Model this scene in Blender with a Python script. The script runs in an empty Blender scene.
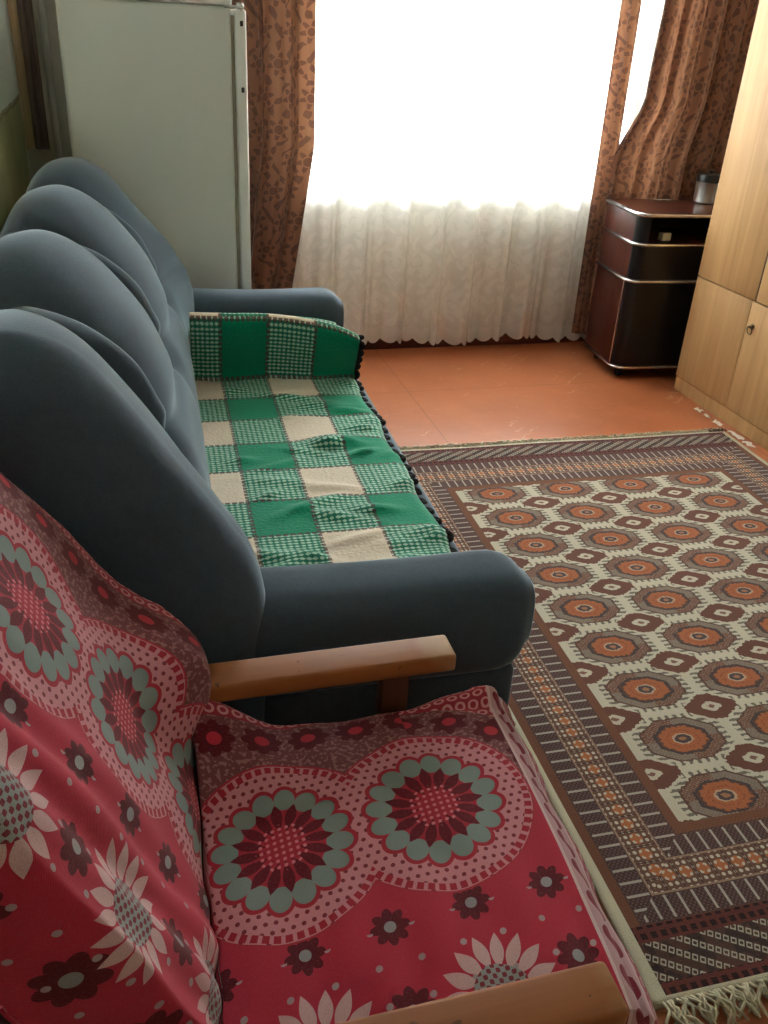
import bpy, bmesh, math, random
import numpy as np
from mathutils import Vector, Matrix
random.seed(7)
PI = math.pi
COL = bpy.context.scene.collection
SC = bpy.context.scene

# ------------------------------------------------------------------ helpers
def lin(r, g, b):
    f = lambda c: (c/255/12.92) if c/255 <= .04045 else ((c/255+.055)/1.055)**2.4
    return (f(r), f(g), f(b), 1.0)

def empty(name, loc=(0, 0, 0), rz=0.0):
    o = bpy.data.objects.new(name, None); COL.objects.link(o)
    o.location = loc; o.rotation_euler = (0, 0, rz); o.empty_display_size = .05
    return o

def tag(o, label=None, cat=None, group=None, kind=None):
    if label: o['label'] = label
    if cat: o['category'] = cat
    if group: o['group'] = group
    if kind: o['kind'] = kind
    return o

def link(name, me, m, parent=None, smooth=True):
    o = bpy.data.objects.new(name, me); COL.objects.link(o)
    if m: me.materials.append(m)
    if parent: o.parent = parent
    if smooth:
        me.polygons.foreach_set('use_smooth', [True]*len(me.polygons))
    return o

def from_bm(name, bm, m, parent=None, smooth=False, auto=None):
    bmesh.ops.recalc_face_normals(bm, faces=bm.faces[:])
    me = bpy.data.meshes.new(name); bm.to_mesh(me); bm.free()
    o = link(name, me, m, parent, smooth or auto is not None)
    if auto is not None: sharp(me, auto)
    return o

def sharp(me, deg):
    bm = bmesh.new(); bm.from_mesh(me)
    for e in bm.edges:
        if len(e.link_faces) == 2 and e.calc_face_angle(0) > math.radians(deg): e.smooth = False
    bm.to_mesh(me); bm.free()

def add_box(bm, x0, x1, y0, y1, z0, z1, bevel=0.0, seg=2, mat=None):
    r = bmesh.ops.create_cube(bm, size=1.0)
    vs = r['verts']
    for v in vs:
        v.co = Vector((x0+(v.co.x+.5)*(x1-x0), y0+(v.co.y+.5)*(y1-y0), z0+(v.co.z+.5)*(z1-z0)))
    if mat is not None:
        for v in vs: v.co = mat @ v.co
    if bevel > 0:
        es = list({e for v in vs for e in v.link_edges})
        bmesh.ops.bevel(bm, geom=es, offset=bevel, segments=seg, profile=.5, affect='EDGES')
    return bm

def box(name, x0, x1, y0, y1, z0, z1, m, parent=None, bevel=.003, seg=2):
    bm = bmesh.new(); add_box(bm, x0, x1, y0, y1, z0, z1, bevel, seg)
    return from_bm(name, bm, m, parent, auto=35)

def add_tube(bm, pts, r, n=10, closed=False, cap=True):
    pts = [Vector(p) for p in pts]; rings = []
    up = Vector((0, 0, 1))
    N = len(pts)
    prev = None
    for i, p in enumerate(pts):
        if closed: t = pts[(i+1) % N]-pts[i-1]
        else: t = pts[min(i+1, N-1)]-pts[max(i-1, 0)]
        t.normalize()
        if prev is None:
            a = t.cross(up if abs(t.z) < .9 else Vector((1, 0, 0))).normalized()
        else:
            a = (prev - t*prev.dot(t)).normalized()
        prev = a
        b = t.cross(a)
        rr = r[i] if isinstance(r, (list, tuple)) else r
        rings.append([bm.verts.new(p + a*math.cos(2*PI*k/n)*rr + b*math.sin(2*PI*k/n)*rr) for k in range(n)])
    for i in range(N if closed else N-1):
        A, B = rings[i], rings[(i+1) % N]
        for k in range(n):
            bm.faces.new((A[k], A[(k+1) % n], B[(k+1) % n], B[k]))
    if cap and not closed:
        bm.faces.new(rings[0][::-1]); bm.faces.new(rings[-1])
    return bm

def tube(name, pts, r, m, parent=None, n=10, closed=False):
    bm = bmesh.new(); add_tube(bm, pts, r, n, closed)
    return from_bm(name, bm, m, parent, auto=50)

def add_lathe(bm, prof, n=28, loc=(0, 0, 0)):
    rings = []
    L = Vector(loc)
    for r, z in prof:
        if r < 1e-6: rings.append([bm.verts.new(L+Vector((0, 0, z)))])
        else: rings.append([bm.verts.new(L+Vector((r*math.cos(2*PI*k/n), r*math.sin(2*PI*k/n), z))) for k in range(n)])
    for A, B in zip(rings[:-1], rings[1:]):
        for k in range(n):
            if len(A) == 1 and len(B) == 1: break
            if len(A) == 1: bm.faces.new((A[0], B[k], B[(k+1) % n]))
            elif len(B) == 1: bm.faces.new((A[k], A[(k+1) % n], B[0]))
            else: bm.faces.new((A[k], A[(k+1) % n], B[(k+1) % n], B[k]))
    return bm

def lathe(name, prof, m, parent=None, loc=(0, 0, 0), n=28):
    bm = bmesh.new(); add_lathe(bm, prof, n, loc)
    return from_bm(name, bm, m, parent, auto=40)

def prism(name, poly, z0, z1, m, parent=None, bevel=0.0):
    """polygon in xy extruded in z"""
    bm = bmesh.new()
    vs = [bm.verts.new((x, y, z0)) for x, y in poly]
    f = bm.faces.new(vs)
    r = bmesh.ops.extrude_face_region(bm, geom=[f])
    for v in r['geom']:
        if isinstance(v, bmesh.types.BMVert): v.co.z = z1
    if bevel:
        es = [e for e in bm.edges if abs(e.verts[0].co.z-e.verts[1].co.z) < 1e-6]
        bmesh.ops.bevel(bm, geom=es, offset=bevel, segments=2, affect='EDGES')
    return from_bm(name, bm, m, parent, auto=35)

def surf(name, P, UV, m, parent=None, thick=0.0, smooth=True, offset=-1.0):
    """P: (n,m,3) array of points -> grid sheet. UV: (n,m,2)"""
    n, mm = P.shape[:2]
    idx = np.arange(n*mm).reshape(n, mm)
    F = np.stack([idx[:-1, :-1], idx[1:, :-1], idx[1:, 1:], idx[:-1, 1:]], -1).reshape(-1, 4)
    me = bpy.data.meshes.new(name)
    me.from_pydata(P.reshape(-1, 3).tolist(), [], F.tolist())
    if UV is not None:
        uv = me.uv_layers.new(name='UVMap')
        uv.data.foreach_set('uv', UV.reshape(-1, 2)[F.reshape(-1)].astype(np.float32).reshape(-1))
    o = link(name, me, m, parent, smooth)
    if thick:
        md = o.modifiers.new('thickness', 'SOLIDIFY'); md.thickness = thick; md.offset = offset
    return o

def catmull(pts, n):
    P = np.array(pts, float); P = np.vstack([2*P[0]-P[1], P, 2*P[-1]-P[-2]])
    out = []
    for i in range(1, len(P)-2):
        for t in np.linspace(0, 1, 20, endpoint=False):
            a, b, c, d = P[i-1:i+3]
            out.append(.5*(2*b+(c-a)*t+(2*a-5*b+4*c-d)*t*t+(3*b-a-3*c+d)*t**3))
    out.append(P[-2]); out = np.array(out)
    s = np.r_[0, np.cumsum(np.linalg.norm(np.diff(out, axis=0), axis=1))]
    q = np.linspace(0, s[-1], n)
    return np.stack([np.interp(q, s, out[:, k]) for k in range(out.shape[1])], 1), q

# ------------------------------------------------------------------ node language
class G:
    """tiny expression compiler: arithmetic on E builds Math nodes"""
    def __init__(s, name, rough=.6):
        s.m = bpy.data.materials.new(name); s.m.use_nodes = True
        s.t = s.m.node_tree; s.t.nodes.clear()
        s.out = s.t.nodes.new('ShaderNodeOutputMaterial')
        s.cache = {}
    def n(s, kind, **kw):
        x = s.t.nodes.new(kind)
        for k, v in kw.items(): setattr(x, k, v)
        return x
    def put(s, sock, v):
        if isinstance(v, E): v = v.v
        if isinstance(v, bpy.types.NodeSocket): s.t.links.new(v, sock)
        else: sock.default_value = v
    def math(s, op, *a, clamp=False):
        a = [x.v if isinstance(x, E) else x for x in a]
        key = (op, clamp)+tuple(x if isinstance(x, (int, float)) else x.as_pointer() for x in a)
        if key in s.cache: return s.cache[key]
        x = s.n('ShaderNodeMath', operation=op); x.use_clamp = clamp
        for i, v in enumerate(a): s.put(x.inputs[i], float(v) if isinstance(v, (int, float)) else v)
        e = E(s, x.outputs[0]); s.cache[key] = e; return e
    def coords(s, kind='UV', scale=None):
        tc = s.n('ShaderNodeTexCoord'); sp = s.n('ShaderNodeSeparateXYZ')
        s.t.links.new(tc.outputs[kind], sp.inputs[0]); s.vec = tc.outputs[kind]
        return [E(s, sp.outputs[i]) for i in range(3)]
    def comb(s, x, y, z=0.0):
        c = s.n('ShaderNodeCombineXYZ')
        for i, v in enumerate((x, y, z)): s.put(c.inputs[i], v)
        return c.outputs[0]
    def noise(s, vec, scale, detail=3, rough=.5, dist=0.0, color=False):
        x = s.n('ShaderNodeTexNoise'); s.put(x.inputs['Vector'], vec)
        x.inputs['Scale'].default_value = scale; x.inputs['Detail'].default_value = detail
        x.inputs['Roughness'].default_value = rough; x.inputs['Distortion'].default_value = dist
        return E(s, x.outputs[0])
    def voro(s, vec, scale, feature='F1', rnd=1.0):
        x = s.n('ShaderNodeTexVoronoi', feature=feature); s.put(x.inputs['Vector'], vec)
        x.inputs['Scale'].default_value = scale; x.inputs['Randomness'].default_value = rnd
        return E(s, x.outputs['Distance'])
    def mix(s, f, a, b):
        x = s.n('ShaderNodeMix', data_type='RGBA')
        s.put(x.inputs[0], f); s.put(x.inputs[6], a); s.put(x.inputs[7], b)
        return x.outputs[2]
    def mul(s, f, a):
        x = s.n('ShaderNodeMix', data_type='RGBA', blend_type='MULTIPLY')
        x.inputs[0].default_value = 1.0
        s.put(x.inputs[6], a)
        c = s.n('ShaderNodeCombineColor')
        for i in range(3): s.put(c.inputs[i], f)
        s.t.links.new(c.outputs[0], x.inputs[7]); return x.outputs[2]
    def bump(s, h, strength=.3, dist=.01):
        b = s.n('ShaderNodeBump'); b.inputs['Strength'].default_value = strength
        b.inputs['Distance'].default_value = dist; s.put(b.inputs['Height'], h); return b.outputs[0]
    def principled(s, color, rough=.6, **kw):
        p = s.n('ShaderNodeBsdfPrincipled')
        s.put(p.inputs['Base Color'], color); s.put(p.inputs['Roughness'], rough)
        for k, v in kw.items(): s.put(p.inputs[k.replace('_', ' ')], v)
        return p
    def finish(s, sh):
        s.t.links.new(sh if isinstance(sh, bpy.types.NodeSocket) else sh.outputs[0], s.out.inputs[0]); return s.m
    def mixsh(s, f, a, b):
        x = s.n('ShaderNodeMixShader'); s.put(x.inputs[0], f)
        s.t.links.new(a.outputs[0], x.inputs[1]); s.t.links.new(b.outputs[0], x.inputs[2]); return x

class E:
    def __init__(s, g, v): s.g, s.v = g, v
    def __add__(s, o): return s.g.math('ADD', s, o)
    __radd__ = __add__
    def __sub__(s, o): return s.g.math('SUBTRACT', s, o)
    def __rsub__(s, o): return s.g.math('SUBTRACT', o, s)
    def __mul__(s, o): return s.g.math('MULTIPLY', s, o)
    __rmul__ = __mul__
    def __truediv__(s, o): return s.g.math('DIVIDE', s, o)
    def __rtruediv__(s, o): return s.g.math('DIVIDE', o, s)
    def __neg__(s): return s.g.math('MULTIPLY', s, -1.0)
    def __lt__(s, o): return s.g.math('LESS_THAN', s, o)
    def __gt__(s, o): return s.g.math('GREATER_THAN', s, o)
    def abs(s): return s.g.math('ABSOLUTE', s)
    def sin(s): return s.g.math('SINE', s)
    def cos(s): return s.g.math('COSINE', s)
    def floor(s): return s.g.math('FLOOR', s)
    def fract(s): return s.g.math('FRACT', s)
    def sqrt(s): return s.g.math('SQRT', s)
    def max(s, o): return s.g.math('MAXIMUM', s, o)
    def min(s, o): return s.g.math('MINIMUM', s, o)
    def pow(s, o): return s.g.math('POWER', s, o)
    def clamp(s): return s.g.math('ADD', s, 0.0, clamp=True)
    def rep(s, p): return ((s/p+.5).fract()-.5)*p           # centred repeat
    def odd(s): return ((s*.5).fract()*2.0).floor() if False else s.g.math('FLOORED_MODULO', s, 2.0)
def band(x, a, b): return (x > a)*(x < b)
def inv(x): return 1.0-x
def either(a, b): return a.max(b)
def atan2(y, x): return y.g.math('ARCTAN2', y, x)
def hyp(x, y): return (x*x+y*y).sqrt()

# ------------------------------------------------------------------ simple materials
def plain(name, rgb, rough=.6, var=.08, scale=12, bump=0, coord='Object', **kw):
    g = G(name); g.coords(coord)
    nz = g.noise(g.vec, scale, 4)
    c = g.mul(1.0-var+nz*(2*var), lin(*rgb))
    p = g.principled(c, rough, **kw)
    if bump: g.put(p.inputs['Normal'], g.bump(g.noise(g.vec, scale*8, 3), bump, .003))
    return g.finish(p)

def wood(name, c1, c2, axis='z', scale=1.0, rough=.4, wear=None):
    g = G(name); x, y, z = g.coords('Object')
    v = {'z': g.comb(x*26, y*26, z*1.3), 'x': g.comb(x*1.6, y*30, z*30), 'y': g.comb(x*26, y*1.3, z*26)}[axis]
    a = g.noise(v, 1.0*scale, 5, .6, .4); b = g.noise(v, 4.0*scale, 3, .6)
    f = (a*1.5-.35+b*.3-.05).clamp()
    c = g.mix(f, lin(*c1), lin(*c2))
    if wear:
        w = g.noise(g.vec, 9, 4, .6)
        m = ((x-wear[0])*wear[1]+(w-.5)*2.2).clamp()
        c = g.mix(m*.75, c, lin(*wear[2]))
        sp = g.noise(g.vec, 38, 2) > .70
        c = g.mix(sp*.6, c, lin(70, 40, 22))
    p = g.principled(c, rough); p.inputs['Specular IOR Level'].default_value = .3
    g.put(p.inputs['Normal'], g.bump(a, .08, .002))
    return g.finish(p)

M = {}
M['wall'] = plain('wall_paint', (214, 210, 198), .9, .06, 4)
M['ceil'] = plain('ceiling_paint', (225, 222, 212), .95, .03, 4)
M['olive'] = None
M['white_wood'] = plain('white_wood', (225, 223, 215), .45, .03, 9)
M['chrome'] = plain('chrome', (205, 203, 200), .22, .03, 9, Metallic=1.0)
M['steel'] = plain('steel', (214, 214, 212), .42, .05, 20, Metallic=1.0)
M['black_plastic'] = plain('black_plastic', (20, 20, 22), .35, .1, 15)
M['black_glass'] = plain('black_glass', (9, 8, 14), .3, .1, 4)
M['dark_inside'] = plain('dark_inside', (26, 18, 18), .6, .1, 6)
M['oak'] = wood('oak_laminate', (162, 120, 76), (194, 154, 106), 'z', 1.0, .55)
M['oak_gap'] = plain('oak_gap', (58, 36, 20), .7)
M['mahogany'] = wood('mahogany', (50, 20, 15), (80, 36, 26), 'z', 1.0, .3)
M['mahogany_top'] = wood('mahogany_top', (50, 20, 16), (78, 36, 27), 'x', .7, .28)
M['honey'] = wood('honey_wood', (124, 70, 32), (166, 100, 48), 'x', .7, .58, (.398, 14, (176, 144, 104)))
M['dark_wood'] = wood('dark_wood', (72, 40, 22), (100, 60, 34), 'z', 1.0, .5)
M['base_red'] = plain('baseboard_paint', (84, 38, 26), .4, .12, 8)
M['fridge'] = plain('fridge_enamel', (206, 210, 204), .35, .03, 3)
M['fridge_door'] = plain('fridge_door_enamel', (232, 232, 226), .35, .04, 5)
M['gasket'] = plain('gasket_rubber', (150, 140, 120), .6, .1, 20)
M['paper'] = plain('scrap_paper', (225, 222, 212), .8, .08, 40)
M['cream_box'] = plain('cream_card', (205, 198, 172), .6, .12, 60)
M['pipe'] = plain('pipe_paint', (178, 174, 166), .5, .12, 14)
M['radiator'] = plain('radiator_enamel', (214, 210, 198), .5, .04, 12)
M['bronze'] = plain('aged_bronze', (96, 78, 56), .35, .15, 40, Metallic=.9)
M['rubber'] = plain('black_rubber', (18, 17, 18), .6)
M['seat_ticking'] = plain('chair_upholstery', (70, 26, 30), .9, .15, 30)

def sofa_mat():
    g = G('blue_grey_velour'); g.coords('Object')
    a = g.noise(g.vec, 320, 2); b = g.noise(g.vec, 7, 4); f = g.noise(g.vec, 70, 3)
    c = g.mul(.50+a*.45+b*.30+f*.35, lin(64, 76, 88))
    p = g.principled(c, .85)
    p.inputs['Sheen Weight'].default_value = 1.0; p.inputs['Sheen Roughness'].default_value = .28
    p.inputs['Sheen Tint'].default_value = lin(206, 222, 238)
    p.inputs['Specular IOR Level'].default_value = .25
    g.put(p.inputs['Normal'], g.bump(a, .25, .002))
    return g.finish(p)
M['velour'] = sofa_mat()

def floor_mat():
    g = G('painted_hardboard_floor'); x, y, z = g.coords('Object')
    a = g.noise(g.vec, 2.2, 5, .6); b = g.noise(g.vec, 14, 4, .65)
    c = g.mix((a*1.6-.3).clamp(), lin(154, 84, 48), lin(188, 112, 72))
    c = g.mix(((b-.58)*4).clamp()*.45, c, lin(196, 140, 100))
    sx = (x-1.13).rep(1.22).abs(); sy = (y-3.46).rep(.92).abs()
    seam = either(sx < .0035, sy < .003)
    c = g.mix(seam*.35, c, lin(104, 60, 38))
    # scuffs: thin stretched pale marks with a shape of their own
    v = g.comb(x*3+y*1.5+a*3.0, y*20-x*7+a*9.0, 0.0)
    sc = g.noise(v, 2.0, 3, .5)
    c = g.mix(((sc-.65)*12).clamp()*.5, c, lin(214, 176, 140))
    p = g.principled(c, .28+b*.2)
    g.put(p.inputs['Normal'], g.bump(a*.6+b*.15-seam*.5, .12, .006))
    return g.finish(p)
M['floor'] = floor_mat()

def wall_left_mat():
    g = G('wallpaper_over_olive_paint'); x, y, z = g.coords('Object')
    w = g.noise(g.vec, 9, 3)
    up = (z+(w-.5)*.03) > 1.075
    n = g.noise(g.vec, 5, 4)
    c = g.mix(up, g.mul(.8+n*.4, lin(178, 176, 130)), g.mul(.95+n*.1, lin(236, 242, 232)))
    edge = band(z+(w-.5)*.03, 1.065, 1.085)
    c = g.mix(edge*.7, c, lin(150, 130, 98))
    return g.finish(g.principled(c, .8))
M['wall_left'] = wall_left_mat()

def damask():
    g = G('brown_damask'); x, y, z = g.coords('UV')
    nz = g.noise(g.vec, 9, 2)
    # flowers: staggered petalled heads joined by wavy leaf strokes
    row = (y/.12).floor(); sh = row.odd()*.06
    fx = (x+sh).rep(.12); fy = (y-.06).rep(.12)
    r = hyp(fx, fy)+(nz-.5)*.02; th = atan2(fy, fx)
    pet = r < (.032+.012*(th*6.0).sin())
    pet = pet*inv(band(r, .017, .022))
    wv = ((x*95+(y*34).sin()*2.6+nz*10).sin()+((y*125)+(x*50).sin()*2).sin()*.5) > .5
    leaf = wv*(r > .047)
    m = either(pet, leaf)
    big = g.noise(g.vec, 3, 2)
    m = m*(.55+big*.5).clamp()
    c = g.mix(m, lin(114, 74, 53), lin(66, 35, 27))
    d = g.principled(c, .6); d.inputs['Sheen Weight'].default_value = .15
    g.put(d.inputs['Normal'], g.bump(m, .3, .002))
    t = g.n('ShaderNodeBsdfTranslucent'); g.put(t.inputs[0], g.mix(m, lin(164, 114, 82), lin(108, 60, 44)))
    s = g.mixsh(.125, d, t)
    return g.finish(s)
M['damask'] = damask()

def lace():
    g = G('white_lace'); x, y, z = g.coords('UV')
    nz = g.noise(g.vec, 7, 3)
    fx = (x+(y/.19+.5).floor().odd()*.085).rep(.17); fy = y.rep(.19)
    r = hyp(fx, fy)+(nz-.5)*.03; th = atan2(fy, fx)
    fl = (r < .052+.016*(th*5.0).sin())*inv(band(r, .02, .028))
    vine = ((x*48+nz*16).sin()*(y*40+nz*12).sin()).abs() > .62
    m = either(fl, vine)
    hem = y < .07
    m = either(m, hem)
    d = g.n('ShaderNodeBsdfDiffuse'); g.put(d.inputs[0], lin(250, 249, 246))
    t = g.n('ShaderNodeBsdfTranslucent'); g.put(t.inputs[0], lin(252, 251, 248))
    q = g.n('ShaderNodeBsdfTransparent'); q.inputs[0].default_value = (1, 1, 1, 1)
    cloth = g.mixsh(.66, d, t)
    s = g.mixsh(.17-m*.07, cloth, q)
    return g.finish(s)
M['lace'] = lace()

def plaid():
    g = G('plaid_wool'); x, y, z = g.coords('UV')
    px, py = .14, .16
    ci = (x/px).floor().odd(); ri = (y/py).floor().odd()
    green = ci*ri; beige = inv(ci)*inv(ri)
    nz = g.noise(g.vec, 110, 3); lo = g.noise(g.vec, 8, 3)
    # hound's-tooth like checks in the mixed cells
    hx = (x/.0135); hy = (y/.0115)
    ch = ((hx*2*PI).sin()*.6+(hy*2*PI).sin()*.8+(nz-.5)*1.4) > .25
    mixc = g.mix(ch, lin(32, 122, 98), lin(176, 212, 190))
    c = g.mix(green, mixc, lin(0, 136, 102))
    c = g.mix(beige, c, lin(222, 206, 186))
    lx = (x).rep(px).abs(); ly = (y).rep(py).abs()
    dash = either((lx < .0045)*((y/.016).fract() < .72), (ly < .0045)*((x/.016).fract() < .72))
    c = g.mix(dash*.8, c, lin(84, 50, 54))
    c = g.mul(.82+nz*.3+lo*.06, c)
    p = g.principled(c, .95); p.inputs['Specular IOR Level'].default_value = .15
    p.inputs['Sheen Weight'].default_value = .2
    g.put(p.inputs['Normal'], g.bump(nz+ch*.2, .5, .004))
    return g.finish(p)
M['plaid'] = plaid()
M['crochet'] = plain('black_crochet', (24, 20, 22), .95, .2, 60)

def cover_mat():
    g = G('flowered_red_throw'); u, v, z = g.coords('UV')
    P = .21; RP = .140
    crim = lin(182, 44, 66); pink = lin(202, 134, 142); mar = lin(98, 22, 34); teal = lin(126, 142, 138); cream = lin(206, 170, 170)
    kk = (u/P+.5).floor().min(1.0)
    uu = u-kk*P
    r = hyp(uu, v); th = atan2(v, uu)
    w = g.noise(g.vec, 700, 1)
    # ground either side of the medallion chain
    far = v > 0.0
    c = crim
    # far side: dark band with red flowers, then ringed pink border
    fu = u.rep(P/3); fv = v-.192; fr = hyp(fu, fv); ft = atan2(fv, fu)
    farc = g.mix(g.noise(g.vec, 150, 1) > .56, lin(120, 66, 70), lin(158, 110, 108))
    farc = g.mix(fr < (.023+.008*(ft*4.0).cos().abs()), farc, mar)
    farc = g.mix(fr < .011, farc, lin(190, 44, 60))
    bu = (u+(v/.022+.5).floor().odd()*.0105).rep(.021); bv = v.rep(.022); br = hyp(bu, bv)
    ring = g.mix(band(br, .0045, .0085), lin(160, 50, 66), lin(212, 150, 152))
    farc = g.mix(v > .230, farc, ring)
    farc = g.mix(v > .34, farc, crim)
    pr_ = r-(RP+.034); pt_ = (th*(RP+.034)).rep(.068); pq = hyp(pr_, pt_); pa = atan2(pr_, pt_)
    turn = (u > P)*(v > -.02)
    tc_ = g.mix(g.noise(g.vec, 150, 1) > .56, lin(120, 66, 70), lin(158, 110, 108))
    tc_ = g.mix(pq < (.026+.005*(pa*6.0).sin()), tc_, mar)
    tc_ = g.mix(pq < .011, tc_, lin(190, 44, 60))
    tc_ = g.mix(r > RP+.070, tc_, ring)
    farc = g.mix(turn, farc, tc_)
    # near side: small dark flowers, big half daisies, grey specks
    near = crim
    hu = u.rep(P/2); hv = v+.158; hr = hyp(hu, hv); ht = atan2(hv, hu)
    near = g.mix(hr < (.017+.008*(ht*4.0).cos().abs()), near, mar)
    near = g.mix(hr < .0075, near, lin(150, 150, 150))
    ku = (u+P/2).rep(P); kv = (v+.262); kr = hyp(ku, kv); kt = atan2(kv, ku)
    near = g.mix(kr < (.020+.009*(kt*4.0).cos().abs()), near, mar)
    near = g.mix(kr < .008, near, lin(150, 150, 150))
    lv = v+.37; lu = (u+.05).rep(P*.62); lr = hyp(lu, lv); lt = atan2(lv, lu)
    near = g.mix(lr < (.025+.009*(lt*4.0).cos().abs()), near, mar)
    near = g.mix(lr < .010, near, lin(140, 140, 138))
    su = (u+.026).rep(P/4); sv = (v+.205).rep(.046); near = g.mix((hyp(su, sv) < .0042)*(v < -.16), near, lin(168, 150, 150))
    dv = v+.277; dr = hyp(uu, dv); dt = atan2(dv, uu)
    NP = 16.0
    da = ((dt*(NP/(2*PI))).fract()-.5)*(2*PI/NP)
    prof = ((dr-.030)*(PI/.045)).sin()*.0088
    pet = ((dr*da.sin()).abs() < prof)*band(dr, .030, .075)
    near = g.mix(pet, near, cream)
    core = g.mix(((uu*500).sin()*(dv*500).sin()) > 0.1, lin(150, 154, 152), lin(132, 52, 62))
    near = g.mix(dr < .036, near, core)
    c = g.mix(far, near, farc)
    # pink dotted ground of the medallion chain
    du = (u+(v/.013+.5).floor().odd()*.0065).rep(.013); dv2 = v.rep(.013)
    pk = g.mix(hyp(du, dv2) < .0030, pink, lin(128, 44, 58))
    bt = ((th*(58/(2*PI))).fract()-.5).abs()
    rim = g.mix(bt < .32, pink, lin(166, 34, 52))
    pk = g.mix(band(r, RP-.0145, RP-.0045), pk, rim)
    pk = g.mix(r > RP-.003, pk, lin(176, 46, 62))
    c = g.mix(r < RP, c, pk)
    # medallion
    N = 16.0
    a = ((th*(N/(2*PI))).fract()-.5)*(2*PI/N)
    ex = r*a.cos()-.0765; ey = r*a.sin(); ed = hyp(ex*.82, ey)
    c = g.mix(either(ed < .0200, r < .077), c, lin(170, 38, 56))
    c = g.mix((ed < .0148)*(r > .050), c, teal)
    a2 = ((th*(N/(2*PI))+.5).fract()-.5)*(2*PI/N)
    pf = (((r-.020)/.050).max(0.0).pow(1.35)*PI).sin()*.0078
    c = g.mix(((r*a2.sin()).abs() < pf)*band(r, .020, .070), c, lin(106, 16, 32))
    cd = hyp(u.rep(.0095), v.rep(.0095)) < .0026
    c = g.mix(cd*(r < .036), c, lin(214, 120, 130))
    # end band at the front edge
    fb = u > .352
    lf = hyp((u-.385)*1.0, v.rep(.05)*1.3+(u-.385)*.5) < .021
    bc = g.mix(lf, lin(186, 148, 152), lin(128, 32, 50))
    bc = g.mix(band(u, .352, .358), bc, lin(208, 180, 182))
    bc = g.mix(band(u, .412, .418), bc, lin(208, 180, 182))
    bc = g.mix(u > .418, bc, g.mix(((u*260).sin()*(v*200).sin()) > .2, lin(160, 60, 76), lin(190, 150, 154)))
    c = g.mix(fb, c, bc)
    big = g.noise(g.vec, 6, 3)
    w2 = g.noise(g.vec, 260, 2)
    c = g.mix(((w2-.5)*3.0).clamp()*.22, c, lin(150, 96, 104))
    c = g.mul(.70+w*.40+big*.14, c)
    p = g.principled(c, .85); p.inputs['Specular IOR Level'].default_value = .2
    p.inputs['Sheen Weight'].default_value = .12
    wv = (u*2200).sin()*(v*2200).sin()
    g.put(p.inputs['Normal'], g.bump(wv*.5+w, .25, .0015))
    return g.finish(p)
M['cover'] = cover_mat()

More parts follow.
